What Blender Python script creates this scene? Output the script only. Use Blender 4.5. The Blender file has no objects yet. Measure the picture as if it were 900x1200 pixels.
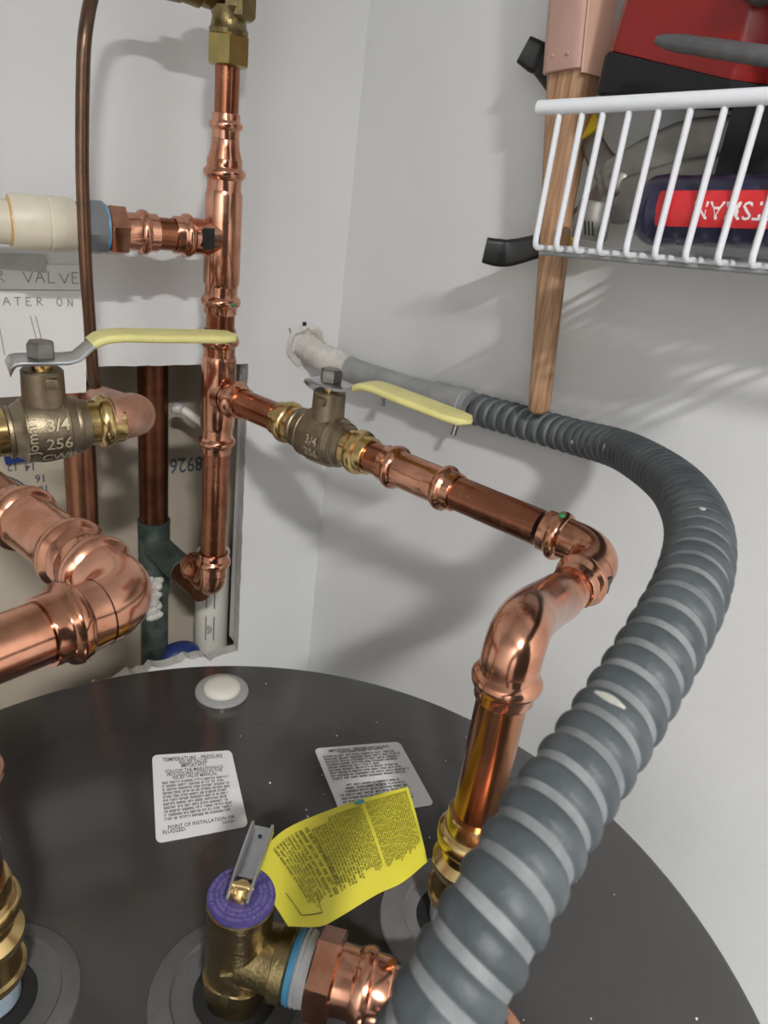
import bpy, bmesh, math, random
from mathutils import Vector, Matrix
from math import sin, cos, pi, radians
random.seed(7)
V = Vector
C = bpy.context.scene.collection
SC = bpy.context.scene

# ------------------------------------------------------------------ camera
cam = bpy.data.cameras.new('camera'); camo = bpy.data.objects.new('camera', cam); C.objects.link(camo)
XA, YA, ZA = V((.8336, -.5396, .1181)), V((.1354, .4070, .9034)), V((-.5355, -.7371, .4123))
m = Matrix.Identity(4)
for i in range(3):
    m[i][0], m[i][1], m[i][2] = XA[i], YA[i], ZA[i]
m[0][3], m[1][3], m[2][3] = -.0883, -.1930, 1.59
camo.matrix_world = m
cam.sensor_fit = 'VERTICAL'; cam.sensor_width = 18; cam.sensor_height = 24
cam.lens = 890 / 1200 * 24
cam.clip_start = .01
cam.dof.use_dof = True; cam.dof.focus_distance = .42; cam.dof.aperture_fstop = 14
SC.camera = camo

camp = V((-.0883, -.193, 1.59))
# ------------------------------------------------------------------ light
w = bpy.data.worlds.new('world'); SC.world = w; w.use_nodes = True
w.node_tree.nodes['Background'].inputs[0].default_value = (.93, .96, 1, 1)
w.node_tree.nodes['Background'].inputs[1].default_value = .07
L = bpy.data.lights.new('ceiling_lamp', 'AREA'); L.shape = 'DISK'; L.size = .19; L.energy = 86; L.color = (1, .985, .96)
Lo = bpy.data.objects.new('ceiling_lamp', L); Lo.location = (-.437, -1.357, 2.58); C.objects.link(Lo)
Lo.rotation_euler = (radians(-20), 0, 0)
SC.view_settings.view_transform = 'Standard'; SC.view_settings.look = 'None'
SC.view_settings.gamma = 1; SC.view_settings.use_curve_mapping = False
SC.view_settings.exposure = 0.0

# ------------------------------------------------------------------ materials
def mat(name, col, rough=.5, metal=0, bump=0, bscale=200, var=0, vscale=30, var2=None, spec=.5, coat=0, rvar=0):
    M = bpy.data.materials.new(name); M.use_nodes = True
    nt = M.node_tree; b = nt.nodes['Principled BSDF']
    b.inputs['Base Color'].default_value = (*col, 1); b.inputs['Roughness'].default_value = rough
    b.inputs['Metallic'].default_value = metal; b.inputs['Specular IOR Level'].default_value = spec
    b.inputs['Coat Weight'].default_value = coat
    tc = nt.nodes.new('ShaderNodeTexCoord')
    if var or rvar:
        n = nt.nodes.new('ShaderNodeTexNoise'); n.inputs['Scale'].default_value = vscale; n.inputs['Detail'].default_value = 5
        n.inputs['Roughness'].default_value = .6
        nt.links.new(tc.outputs['Object'], n.inputs['Vector'])
        if var:
            r = nt.nodes.new('ShaderNodeValToRGB'); r.color_ramp.elements[0].position = .36; r.color_ramp.elements[1].position = .66
            c2 = var2 if var2 else tuple(c * (1 - var) for c in col)
            r.color_ramp.elements[0].color = (*c2, 1); r.color_ramp.elements[1].color = (*col, 1)
            nt.links.new(n.outputs['Fac'], r.inputs['Fac']); nt.links.new(r.outputs['Color'], b.inputs['Base Color'])
        if rvar:
            mr = nt.nodes.new('ShaderNodeMapRange'); mr.inputs['From Min'].default_value = .3; mr.inputs['From Max'].default_value = .7
            mr.inputs['To Min'].default_value = max(.02, rough - rvar); mr.inputs['To Max'].default_value = rough + rvar
            nt.links.new(n.outputs['Fac'], mr.inputs['Value']); nt.links.new(mr.outputs['Result'], b.inputs['Roughness'])
    if bump:
        n2 = nt.nodes.new('ShaderNodeTexNoise'); n2.inputs['Scale'].default_value = bscale; n2.inputs['Detail'].default_value = 4
        nt.links.new(tc.outputs['Object'], n2.inputs['Vector'])
        bp = nt.nodes.new('ShaderNodeBump'); bp.inputs['Strength'].default_value = bump; bp.inputs['Distance'].default_value = .001
        nt.links.new(n2.outputs['Fac'], bp.inputs['Height']); nt.links.new(bp.outputs['Normal'], b.inputs['Normal'])
    return M

copper = mat('copper_bright', (.78, .40, .27), .17, 1, .12, 90, .3, 45, (.48, .215, .13), rvar=.05)
copper_pipe = mat('copper_tube_raw', (.46, .19, .11), .26, 1, .08, 130, .4, 25, (.29, .105, .055), rvar=.06)
copper_dull = mat('copper_dusty', (.62, .40, .32), .48, .8, .15, 200, .35, 60, (.48, .22, .14))
copper_old = mat('copper_old', (.22, .085, .045), .38, 1, .1, 120, .5, 40)
copper_line = mat('copper_small_line', (.24, .12, .075), .35, 1, .2, 200, .5, 60, (.14, .10, .07))
patina = mat('green_patina', (.020, .035, .032), .6, .3, .5, 300, .5, 55, (.10, .125, .105))
brass = mat('brass', (.70, .50, .22), .22, 1, .08, 150, .3, 50, rvar=.06)
brass_cast = mat('brass_cast', (.33, .27, .185), .42, 1, .22, 900, .25, 80)
brass_dark = mat('brass_dark', (.30, .23, .11), .32, 1, .35, 500, .35, 60)
steel = mat('zinc_steel', (.62, .63, .65), .30, 1, .06, 200, .2, 60)
steel_dark = mat('steel_dark', (.30, .28, .26), .35, 1, .1, 200, .3, 60)
grip_yellow = mat('yellow_vinyl', (.74, .68, .27), .45, 0, .15, 300, .12, 60)
cpvc = mat('cream_plastic', (.74, .68, .54), .42, 0, .05, 100, .1, 40)
grey_plastic = mat('grey_plastic', (.20, .215, .23), .35, 0, 0)
white_enamel = mat('white_vinyl_wire', (.80, .82, .86), .32, 0, .05, 200)
wall_m = mat('wall_paint', (.74, .745, .745), .62, 0, .25, 260, .05, 6, spec=.25)
wall_edge = mat('gypsum_edge', (.60, .58, .54), .9, 0, .8, 400, .25, 60)
board_m = mat('brown_board', (.52, .455, .36), .85, 0, .1, 200, .15, 14)
paper_m = mat('note_paper', (.80, .80, .78), .7, 0, .05, 80, .03, 20, spec=.2)
tape_m = mat('tape_grey', (.50, .49, .46), .5, 0, .2, 200, .2, 60)
ink = mat('black_ink', (.035, .035, .035), .6)
pencil = mat('pencil', (.28, .27, .27), .6)
ink_blue = mat('stamp_ink', (.06, .08, .11), .7)
ink_olive = mat('tag_ink', (.16, .15, .02), .6)
ink_white = mat('white_ink', (.8, .72, .72), .5)
heater_m = mat('heater_enamel', (.042, .040, .039), .17, 0, .02, 500, .08, 30, spec=.62, rvar=.03)
heater_side = mat('heater_side', (.30, .30, .30), .4, 0, .05, 60)
collar_m = mat('collar_plastic', (.085, .084, .083), .55, 0, .35, 700, .15, 60)
collar_lit = mat('collar_plastic_lit', (.16, .16, .16), .5, 0, .25, 700, .15, 60)  # same plastic; the light on the right collar is put into a paler grey
black_m = mat('black_hole', (.006, .006, .006), .7)
plug_m = mat('white_plug', (.56, .53, .47), .4, 0, 0)
plug_clear = mat('plug_flange', (.27, .27, .265), .25, 0, 0)
label_m = mat('label_white', (.66, .66, .655), .28, 0, 0, spec=.5)
tag_m = mat('tag_yellow', (.66, .60, .055), .40, 0, .06, 60)
purple = mat('purple_disc', (.038, .028, .13), .45, 0, .25, 500, .25, 200, (.068, .052, .185))
blue_tape = mat('blue_tape', (.10, .38, .66), .45, 0, .1, 300, .25, 60)
tape_dull = mat('pale_blue_tape', (.20, .29, .36), .55, 0, .2, 300, .3, 90, (.38, .40, .42))
white_tape = mat('white_tape', (.56, .57, .58), .55, 0, .2, 300, .25, 90)
conduit_m = mat('conduit_grey', (.044, .054, .061), .52, 0, .25, 500, .22, 55, (.075, .087, .094), spec=.5)
conduit_valley = mat('conduit_valley', (.24, .25, .255), .65, 0, .25, 500, .4, 60, (.15, .16, .165))
dust_m = mat('cream_paint_smear', (.58, .55, .46), .8, 0, .3, 300, .35, 120, (.34, .34, .32))
emt_m = mat('conduit_end_grey', (.36, .37, .37), .45, .3, .2, 200, .25, 50)
plaster_m = mat('plaster', (.66, .63, .58), .9, 0, .9, 260, .25, 60)
wood_m = mat('wood', (.47, .27, .145), .55, 0, .15, 150)
black_grip = mat('black_grip', (.012, .012, .012), .45, 0, .1, 200)
yellow_grip = mat('yellow_grip', (.75, .52, .02), .45)
plier_m = mat('plier_steel', (.30, .285, .26), .5, .5, .15, 300, .25, 50)
red_m = mat('red_enamel', (.30, .010, .008), .28, 0, .06, 120, .1, 30, spec=.5)
red_band = mat('red_band', (.62, .03, .035), .35)
navy = mat('navy_plastic', (.022, .022, .055), .28, 0, 0, coat=.3)
fabric_black = mat('black_fabric', (.012, .012, .013), .85, 0, .4, 500)
chisel_m = mat('chisel_steel', (.20, .20, .205), .5, .5, .3, 400, .3, 90)
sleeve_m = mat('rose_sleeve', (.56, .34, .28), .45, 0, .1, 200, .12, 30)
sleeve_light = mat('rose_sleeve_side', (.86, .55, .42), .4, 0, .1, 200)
blue_plastic = mat('blue_plastic', (.02, .035, .16), .4)
pvc_m = mat('white_pvc', (.74, .72, .66), .45)
green_dot = mat('green_dot', (.02, .22, .07), .5)
floor_m = mat('floor_concrete', (.30, .29, .27), .8, 0, .2, 30, .2, 6)
crumb_m = mat('white_crumb', (.75, .74, .72), .9)
# wood grain
nt = wood_m.node_tree; b = nt.nodes['Principled BSDF']
wv = nt.nodes.new('ShaderNodeTexNoise'); wv.inputs['Scale'].default_value = 40; wv.inputs['Detail'].default_value = 6
mp = nt.nodes.new('ShaderNodeMapping'); mp.inputs['Scale'].default_value = (9, 9, .5)
tc = nt.nodes.new('ShaderNodeTexCoord'); nt.links.new(tc.outputs['Object'], mp.inputs['Vector']); nt.links.new(mp.outputs['Vector'], wv.inputs['Vector'])
cr = nt.nodes.new('ShaderNodeValToRGB'); cr.color_ramp.elements[0].color = (.26, .13, .065, 1); cr.color_ramp.elements[1].color = (.62, .38, .22, 1)
cr.color_ramp.elements[0].position = .3; cr.color_ramp.elements[1].position = .7
nt.links.new(wv.outputs['Fac'], cr.inputs['Fac']); nt.links.new(cr.outputs['Color'], b.inputs['Base Color'])

# ------------------------------------------------------------------ mesh helpers
def frame(d, ref=None):
    d = V(d).normalized()
    r = V(ref) if ref is not None else (V((0, 0, 1)) if abs(d.z) < .9 else V((1, 0, 0)))
    n = (r - d * r.dot(d)).normalized()
    return n, d.cross(n)

class MB:
    def __init__(s): s.v = []; s.f = []
    def add(s, vs, fs):
        o = len(s.v); s.v += [V(p) for p in vs]; s.f += [tuple(i + o for i in f) for f in fs]; return s
    def rings(s, rings, closed=True, cap=True):
        n = len(rings[0]); vs = [p for r in rings for p in r]; fs = []
        for i in range(len(rings) - 1):
            for j in range(n if closed else n - 1):
                k = (j + 1) % n
                fs.append((i * n + j, i * n + k, (i + 1) * n + k, (i + 1) * n + j))
        if cap and closed:
            fs.append(tuple(range(n - 1, -1, -1))); fs.append(tuple((len(rings) - 1) * n + j for j in range(n)))
        return s.add(vs, fs)
    def lathe(s, p0, d, prof, seg=32, ref=None, cap=True, mod=None):
        """prof: list of (distance along d, radius); mod(t, angle) scales the radius"""
        p0 = V(p0); d = V(d).normalized(); n, bq = frame(d, ref); R = []
        for t, r in prof:
            ring = []
            for j in range(seg):
                a = 2 * pi * j / seg; q = r * (mod(t, a) if mod else 1)
                ring.append(p0 + d * t + (n * cos(a) + bq * sin(a)) * q)
            R.append(ring)
        return s.rings(R, True, cap)
    def tube(s, path, r, seg=16, cap=True, mod=None, up=None):
        path = [V(p) for p in path]; N = len(path); R = []
        T = [(path[min(i + 1, N - 1)] - path[max(i - 1, 0)]).normalized() for i in range(N)]
        n, _ = frame(T[0], up); acc = 0
        for i in range(N):
            if i: acc += (path[i] - path[i - 1]).length
            n = (n - T[i] * n.dot(T[i])).normalized(); bq = T[i].cross(n)
            rr = r(i) if callable(r) else r
            R.append([path[i] + (n * cos(a) + bq * sin(a)) * (rr * (mod(acc, a) if mod else 1)) for a in (2 * pi * j / seg for j in range(seg))])
        return s.rings(R, True, cap)
    def sweep(s, path, prof, up, cap=True):
        """prof: [(side, up)] or f(i)->list; frame kept against the fixed vector up"""
        path = [V(p) for p in path]; N = len(path); R = []; up = V(up)
        for i in range(N):
            t = (path[min(i + 1, N - 1)] - path[max(i - 1, 0)]).normalized()
            n = (up - t * up.dot(t)).normalized(); bq = t.cross(n)
            pr = prof(i) if callable(prof) else prof
            R.append([path[i] + bq * a + n * c for a, c in pr])
        return s.rings(R, True, cap)
    def box(s, c, size, X=(1, 0, 0), Y=(0, 1, 0), Z=None):
        c = V(c); X = V(X).normalized(); Y = V(Y); Y = (Y - X * Y.dot(X)).normalized(); Z = X.cross(Y)
        h = [q / 2 for q in size]
        vs = [c + X * (h[0] * a) + Y * (h[1] * b_) + Z * (h[2] * e) for a in (-1, 1) for b_ in (-1, 1) for e in (-1, 1)]
        return s.add(vs, [(0, 1, 3, 2), (4, 6, 7, 5), (0, 4, 5, 1), (2, 3, 7, 6), (0, 2, 6, 4), (1, 5, 7, 3)])
    def prism(s, poly, d):
        d = V(d); n = len(poly); vs = [V(p) for p in poly] + [V(p) + d for p in poly]
        fs = [tuple(range(n - 1, -1, -1)), tuple(range(n, 2 * n))] + [(i, (i + 1) % n, n + (i + 1) % n, n + i) for i in range(n)]
        return s.add(vs, fs)
    def sphere(s, c, r, seg=16, rg=10, sc=(1, 1, 1)):
        R = [];c = V(c)
        for i in range(rg + 1):
            a = -pi / 2 + pi * i / rg; rr = max(cos(a), 1e-3)
            R.append([c + V((r * sc[0] * rr * cos(2 * pi * j / seg), r * sc[1] * rr * sin(2 * pi * j / seg), r * sc[2] * sin(a))) for j in range(seg)])
        return s.rings(R)

OFF = {}
def build(name, mb, material, parent=None, bevel=0, sharp=38, loc=None):
    """one mesh object; child meshes are stored relative to their thing's base"""
    me = bpy.data.meshes.new(name)
    if parent is not None: o0 = OFF[parent.name]
    elif loc is not None: o0 = V(loc)
    else:
        n = len(mb.v); o0 = V((sum(p.x for p in mb.v) / n, sum(p.y for p in mb.v) / n, min(p.z for p in mb.v)))
    me.from_pydata([p - o0 for p in mb.v], [], mb.f)
    bm = bmesh.new(); bm.from_mesh(me); bmesh.ops.recalc_face_normals(bm, faces=bm.faces)
    if bevel:
        es = [e for e in bm.edges if len(e.link_faces) == 2 and e.calc_face_angle(0) > .5]
        bmesh.ops.bevel(bm, geom=es, offset=bevel, segments=2, profile=.6, affect='EDGES', clamp_overlap=True)
    bm.to_mesh(me); bm.free()
    for p in me.polygons: p.use_smooth = True
    me.set_sharp_from_angle(angle=radians(sharp))
    me.materials.append(material)
    o = bpy.data.objects.new(name, me); C.objects.link(o)
    if parent is not None: o.parent = parent
    else: o.location = o0
    OFF[o.name] = o0
    return o
def tag(o, label, cat, group=None):
    o['label'] = label; o['category'] = cat
    if group: o['group'] = group
    return o
def thing(name, loc, label, cat, group=None):
    o = bpy.data.objects.new(name, None); C.objects.link(o); o.location = loc; o.empty_display_size = .02
    OFF[o.name] = V(loc)
    return tag(o, label, cat, group)
def struct(name, mb, material, parent=None, **k):
    o = build(name, mb, material, parent, **k)
    if parent is None: o['kind'] = 'structure'
    return o
def lerp(a, b_, t): return V(a) + (V(b_) - V(a)) * t
def spline(pts, n=8):
    pts = [V(p) for p in pts]; out = []
    P = [pts[0] * 2 - pts[1]] + pts + [pts[-1] * 2 - pts[-2]]
    for i in range(1, len(P) - 2):
        for k in range(n):
            t = k / n; a, b_, c, d = P[i - 1], P[i], P[i + 1], P[i + 2]
            out.append(.5 * ((2 * b_) + (c - a) * t + (2 * a - 5 * b_ + 4 * c - d) * t * t + (3 * b_ - a - 3 * c + d) * t ** 3))
    out.append(pts[-1]); return out
def resample(path, step):
    out = [path[0]]; acc = 0
    for a, b_ in zip(path, path[1:]):
        l = (b_ - a).length
        while l and acc + l >= step:
            a = a + (b_ - a) * ((step - acc) / l); l = (b_ - a).length; acc = 0; out.append(a)
        acc += l
    out.append(path[-1]); return out
def arc(corner, di, do, R, n=14):
    """quarter bend: comes in along di, leaves along do, axis corner given"""
    di = V(di).normalized(); do = V(do).normalized(); c = V(corner) - di * R + do * R
    return [c - do * (R * cos(t)) + di * (R * sin(t)) for t in (pi / 2 * i / n for i in range(n + 1))]

TXT = {}
def text_geo(body, size=1):
    cu = bpy.data.curves.new('t', 'FONT'); cu.body = body; cu.size = 1; cu.offset = .008; cu.resolution_u = 2; cu.align_x = 'CENTER'; cu.align_y = 'CENTER'
    o = bpy.data.objects.new('t', cu); C.objects.link(o)
    me = bpy.data.meshes.new_from_object(o.evaluated_get(bpy.context.evaluated_depsgraph_get()))
    vs = [(v.co.x * size, v.co.y * size) for v in me.vertices]; fs = [tuple(p.vertices) for p in me.polygons]
    bpy.data.objects.remove(o); bpy.data.curves.remove(cu); bpy.data.meshes.remove(me)
    return vs, fs
def put_text(mb, body, size, fn, sx=1):
    vs, fs = text_geo(body, size); mb.add([fn(x * sx, y) for x, y in vs], fs); return mb
def plane_fn(o, X, Y): o, X, Y = V(o), V(X).normalized(), V(Y).normalized(); return lambda x, y: o + X * x + Y * y
def greek(mb, fn, x0, x1, y, h, rnd, ragged=True, centre=False, slant=.12):
    """one row of print too small to read: letter-like strokes grouped in words"""
    end = x1 - (rnd.random() * (x1 - x0) * .12 if ragged else 0); beg = x0
    if centre: beg = x0 + (x1 - x0) * rnd.uniform(.04, .22); end = x1 - (beg - x0)
    x = beg
    while x < end:
        for _ in range(rnd.randint(2, 9)):
            cw = h * rnd.uniform(.42, .62)
            if x + cw > end: break
            k = rnd.random(); s = cw * .3
            def q(a, b_, c, d): mb.add([fn(a + b_ * slant, y + b_), fn(c + b_ * slant, y + b_), fn(c + d * slant, y + d), fn(a + d * slant, y + d)], [(0, 1, 2, 3)])
            q(x, 0, x + s, h)
            if k < .7: q(x + s, h * (.8 if k < .4 else 0), x + cw * .9, h * (1 if k < .4 else .2))
            if k > .25: q(x + cw * .62, 0, x + cw * .62 + s, h)
            x += cw * 1.12
        x += h * .5

# press fitting mouth, distance outwards from the body (mouth at the end)
def socket(k=1.0):
    return [(0, .0124), (.005, .0125), (.0072, .0127), (.0085, .0142), (.0100, .0151), (.0120, .0153), (.0135, .0149), (.0150, .0131), (.0158, .0128), (.0202, .0128), (.0209, .0125), (.0209, .0113)]
def sock(scale, extra=0):
    return [((t + (extra if t > .002 else 0)), r * scale) for t, r in socket()]
def hexmod(t0, k=.022):
    def f(t, a):
        u = t - t0
        if .0155 < u < .0206 or .002 < u < .0078: return 1 + k * cos(6 * a)
        if .008 < u < .0155: return 1 + .010 * cos(6 * a + .6)
        return 1
    return f
def sock_at(mb, p, d, scale=1, extra=0, inner=.0111):
    prof = [(t * scale if scale < 1 else t, r) for t, r in sock(scale, extra)]
    mb.lathe(p, d, prof, 36, cap=False, mod=hexmod(extra)); return mb
SL = .0209
R34 = .0111
def pipe(p0, p1, parent, material=copper_pipe, r=R34, name='pipe'):
    d = V(p1) - V(p0); return build(name, MB().lathe(p0, d, [(0, r), (d.length, r)], 32), material, parent)
def marks(mb, fn, n, rnd):
    pass
def coupling(pc, d, half, parent, name='coupling', rb=.0124):
    d = V(d).normalized(); mb = MB(); L_ = half - SL
    mb.lathe(V(pc) - d * L_, d, [(0, rb), (2 * L_, rb)], 36, cap=False)
    sock_at(mb, V(pc) + d * L_, d); sock_at(mb, V(pc) - d * L_, -d)
    return build(name, mb, copper, parent)
def elbow(corner, di, do, R, parent, s_in=True, s_out=True, name='elbow', rb=.0122, rs=1, material=None, scale=1, ext=0):
    mb = MB(); A = arc(corner, di, do, R, 16)
    mb.tube(A, rb, 36, cap=False)
    if s_in: sock_at(mb, A[0], -V(di), scale)
    if s_out: sock_at(mb, A[-1], V(do), scale)
    return build(name, mb, material or copper, parent)

# ================================================================== SETTING
WY = .442                                   # back wall face
KX, KY = .2917, .442                        # corner
WA = radians(10)
WN = V((cos(WA), sin(WA), 0)); WD = V((sin(WA), -cos(WA), 0))   # right wall: outward normal, run towards the door
def mk_wall_back():
    hole = [(.199, 1.4114), (.2022, 1.0935), (.17, 1.091), (.145, 1.099), (.0967, 1.097), (.06, 1.090), (-.034, 1.078), (-.34, 1.07), (-.34, 1.475), (-.100, 1.475), (-.100, 1.412), (.0764, 1.4128)]
    outer = [(-1.2, 0), (KX, 0), (KX, 2.65), (-1.2, 2.65)]
    bm = bmesh.new()
    def loop(pts, y):
        vs = [bm.verts.new((x, y, z)) for x, z in pts]
        return vs, [bm.edges.new((vs[i], vs[(i + 1) % len(vs)])) for i in range(len(vs))]
    # crumbly lower edge: subdivide and jitter
    hp = []
    for i, p in enumerate(hole):
        q = hole[(i + 1) % len(hole)]; n = max(1, int(math.dist(p, q) / .006)); jit = .0012 if (i in (1, 2, 3, 4, 5, 6)) else .0004
        for k in range(n):
            t = k / n; hp.append((p[0] + (q[0] - p[0]) * t + random.uniform(-jit, jit), p[1] + (q[1] - p[1]) * t + random.uniform(-jit, jit) * (3 if i in (2, 3, 4, 5) else 1)))
    for y in (WY, WY + .0127):
        a, ea = loop(outer, y); h, eh = loop(hp, y)
        bmesh.ops.triangle_fill(bm, use_beauty=True, edges=ea + eh)
        if y == WY: f_ = (a, h)
    bm.verts.ensure_lookup_table()
    (a0, h0), (a1, h1) = f_, (a, h)
    for A, B in ((a0, a1), (h0, h1)):
        for i in range(len(A)):
            j = (i + 1) % len(A); bm.faces.new((A[i], A[j], B[j], B[i]))
    bmesh.ops.recalc_face_normals(bm, faces=bm.faces)
    me = bpy.data.meshes.new('wall_back'); bm.to_mesh(me); bm.free()
    me.materials.append(wall_m); me.materials.append(wall_edge)
    for p in me.polygons:
        if abs(p.normal.y) < .5: p.material_index = 1
    o = bpy.data.objects.new('wall_back', me); C.objects.link(o); o['kind'] = 'structure'; OFF[o.name] = V((0, 0, 0))
    return o
wall_back = mk_wall_back()
K0 = V((KX, KY, 0))
struct('wall_right', MB().prism([K0, K0 + WD * 2.5, K0 + WD * 2.5 + WN * .09, K0 + WN * .09 + V((0, .1, 0))], (0, 0, 2.65)), wall_m)
struct('wall_left', MB().box((-1.16, -.8, 1.325), (.08, 2.5, 2.65)), wall_m)
struct('floor', MB().box((-.3, -.7, -.05), (2.2, 2.8, .1)), floor_m)
struct('ceiling', MB().box((-.3, -.7, 2.70), (2.2, 2.8, .1)), wall_m)
# cavity behind the cut-out
cav = struct('wall_cavity', MB().box((-.04, .556, 1.24), (.66, .012, .60)), board_m)
OFF[cav.name]
struct('trim_side', MB().box((.2105, .4635, 1.2525), (.0125, .0170, .318)), wall_m)
mb = MB().box((.275, .5015, 1.24), (.04, .093, .6)).box((-.36, .5015, 1.24), (.04, .093, .6)).box((-.06, .5015, 1.52), (.55, .093, .05)).box((-.06, .5015, .97), (.55, .093, .05))
struct('trim_studs', mb, mat('stud_wood', (.30, .22, .14), .8, 0, .3, 100, .3, 20))
mb = MB()
Rt = lambda x, z: plane_fn((x, .5495, z), (-1, 0, 0), (0, 0, -1))
put_text(mb, '89268', .0235, Rt(.176, 1.2725), .8)
for s, x, z in (('12', .010, 1.2885), ('14', .0255, 1.287), ('16', .034, 1.274), ('18', .036, 1.262)): put_text(mb, s, .0115, Rt(x, z), .9)
for i in range(14):
    a = pi * .95 - i * .085; mb.box((-.012 + .036 * cos(pi - a) + .0, .5495, 1.252 + .030 * sin(a)), (.0022, .0006, .0018))
p_ = build('printed_lettering', mb, ink_blue, cav)
# plaster crumbs round the conduit hole
mb = MB()
hc = V((.2566, .4415, 1.4269))
ring = []
for k in range(3):
    r0 = (.0145, .0165, .0200)[k]; y = (-.001, -.0018, -.0001)[k]
    ring.append([hc + V((cos(a) * (r0 + random.uniform(-.002, .002)), y + random.uniform(-.0012, 0), sin(a) * (r0 + random.uniform(-.002, .002)))) for a in (2 * pi * j / 28 for j in range(28))])
mb.rings(ring, True, False)
build('plaster_patch', mb, plaster_m, wall_back)
mb = MB().box((.2535, .4415, 1.4475), (.0035, .0012, .0035)); mb.box((.2405, .4416, 1.438), (.0008, .0006, .012), X=(.9, 0, .4))
build('nail_hole', mb, black_m, wall_back)

# ================================================================== WATER HEATER
HZ, HR = 1.25, .25
heater = thing('water_heater', (0, 0, 0), 'round dark grey topped tank water heater standing in the closet corner', 'water heater')
build('tank', MB().lathe((0, 0, .03), (0, 0, 1), [(0, HR - .006), (HZ - .06, HR - .006)], 96), heater_side, heater)
build('base_ring', MB().lathe((0, 0, 0), (0, 0, 1), [(0, HR - .03), (.035, HR - .03)], 64), black_m, heater)
NR, NL, TP = V((.1180, -.0125, HZ)), V((-.0830, .0500, HZ)), V((.0082, .0036, HZ))
build('top_cover', MB().lathe((0, 0, HZ - .035), (0, 0, 1), [(0, HR), (.030, HR), (.0335, HR - .0012), (.035, HR - .004), (.035, .001)], 128), heater_m, heater)
def collar(c, r_out, r_mid, r_hole, m_):
    o = build('fitting_collar', MB().lathe(c, (0, 0, 1), [(0, r_out), (.0012, r_out - .0006), (.0030, r_mid + .002), (.0034, r_mid), (.0022, r_mid - .001), (.0022, r_hole + .001), (.0016, r_hole), (.0006, r_hole)], 64, cap=False), m_, heater)
    build('opening', MB().lathe(c, (0, 0, 1), [(.0003, r_hole + .0005), (.0008, r_hole + .0004), (.0008, .001)], 48), black_m, o)
collar(TP, .038, .0285, .0185, collar_m); collar(NL, .036, .0285, .0185, collar_m); collar(NR, .037, .0255, .0185, collar_lit)
# white plug near the back rim
pc = V((.0818, .2020, HZ))
pl = build('knockout_plug', MB().lathe(pc, (0, 0, 1), [(0, .0182), (.0015, .0178), (.0022, .0165), (.0022, .0125), (.0022, .001)], 40), plug_clear, heater)
build('plug_dome', MB().lathe(pc, (0, 0, 1), [(.002, .0125), (.004, .0122), (.0056, .0105), (.0063, .006), (.0064, .0005)], 32), plug_m, pl)
def sticker(c4, parent, titles, rows, foot):
    """c4: far-left, far-right, near-right, near-left corners on the cover"""
    a, b_, c, d = [V((x, y, HZ)) for x, y in c4]
    def fn(u, v, h=.0006): return a * ((1 - u) * (1 - v)) + b_ * (u * (1 - v)) + c * (u * v) + d * ((1 - u) * v) + V((0, 0, h))
    r = .06; pts = []
    for (cx, cy, a0) in ((r, r, pi), (1 - r, r, 1.5 * pi), (1 - r, 1 - r, 0), (r, 1 - r, .5 * pi)):
        for k in range(5): t = a0 + k * pi / 8; pts.append((cx + r * cos(t), cy + r * sin(t)))
    o = build('warning_label', MB().prism([fn(u, v, .0001) for u, v in pts], (0, 0, .00035)), label_m, parent)
    mb = MB(); rnd = random.Random(len(rows) + 3)
    g = lambda x, y: fn(x, -y, .0006)
    for s, y, sz, sx in titles: put_text(mb, s, sz, lambda x, yy, y=y: fn(.5 + x, y - yy, .0006), sx)
    for (y, x0, x1, h, cen) in rows: greek(mb, g, x0, x1, -y, h, rnd, True, cen, 0)
    for s, x, y, sz, sx in foot: put_text(mb, s, sz, lambda xx, yy, x=x, y=y: fn(x + xx, y - yy, .0006), sx)
    build('lettering', mb, ink, o); return o
rows = [(.30 + .0415 * i, .10, .90, .027, False) for i in range(13)]
l1 = sticker([(.021, .1622), (.0653, .1459), (.0508, .0869), (.003, .0981)], heater,
        [('TEMPERATURE - PRESSURE', .075, .074, .86), ('RELIEF VALVE', .125, .068, .86), ('IMPORTANT', .17, .066, .86),
         ('FOLLOW THE MAINTENANCE', .225, .058, .9), ('PROCEDURES LISTED IN THE', .268, .058, .9), ('RELIEF VALVE MANUAL', .310, .058, .9)],
        [(.375 + .0415 * i, .10, .92, .029, False) for i in range(11)],
        [('POINT OF INSTALLATION OR', .50, .868, .058, .95), ('PLUGGED.', .20, .91, .058, .95), ('322028-1', .80, .915, .04, 1)])
l2 = sticker([(.1125, .1252), (.166, .1069), (.1547, .0526), (.1006, .0688)], heater,
        [('IMPORTANT - BEFORE INSTALLING', .065, .06, .75)],
        [(.11, .12, .9, .03, True)] + [(.16 + .042 * i, .06, .70 if i % 5 == 4 else .95, .028, False) for i in range(9)] + [(.60 + .045 * i, .07, .9, .028, i < 3) for i in range(8)], [])
# crumbs of gypsum on the cover
mb = MB(); rnd = random.Random(5)
for _ in range(38):
    a = rnd.uniform(-.9, 1.2); r = rnd.uniform(.10, .235); s = rnd.choice((.0003, .0004, .0005, .0008))
    mb.box((r * cos(a), r * sin(a), HZ + s * .4), (s * rnd.uniform(1, 1.6), s, s), X=(cos(r * 99), sin(r * 99), 0))
cb = build('gypsum_crumbs', mb, crumb_m); cb['kind'] = 'stuff'; tag(cb, 'tiny white plaster crumbs scattered on the grey heater top', 'crumbs')

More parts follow.
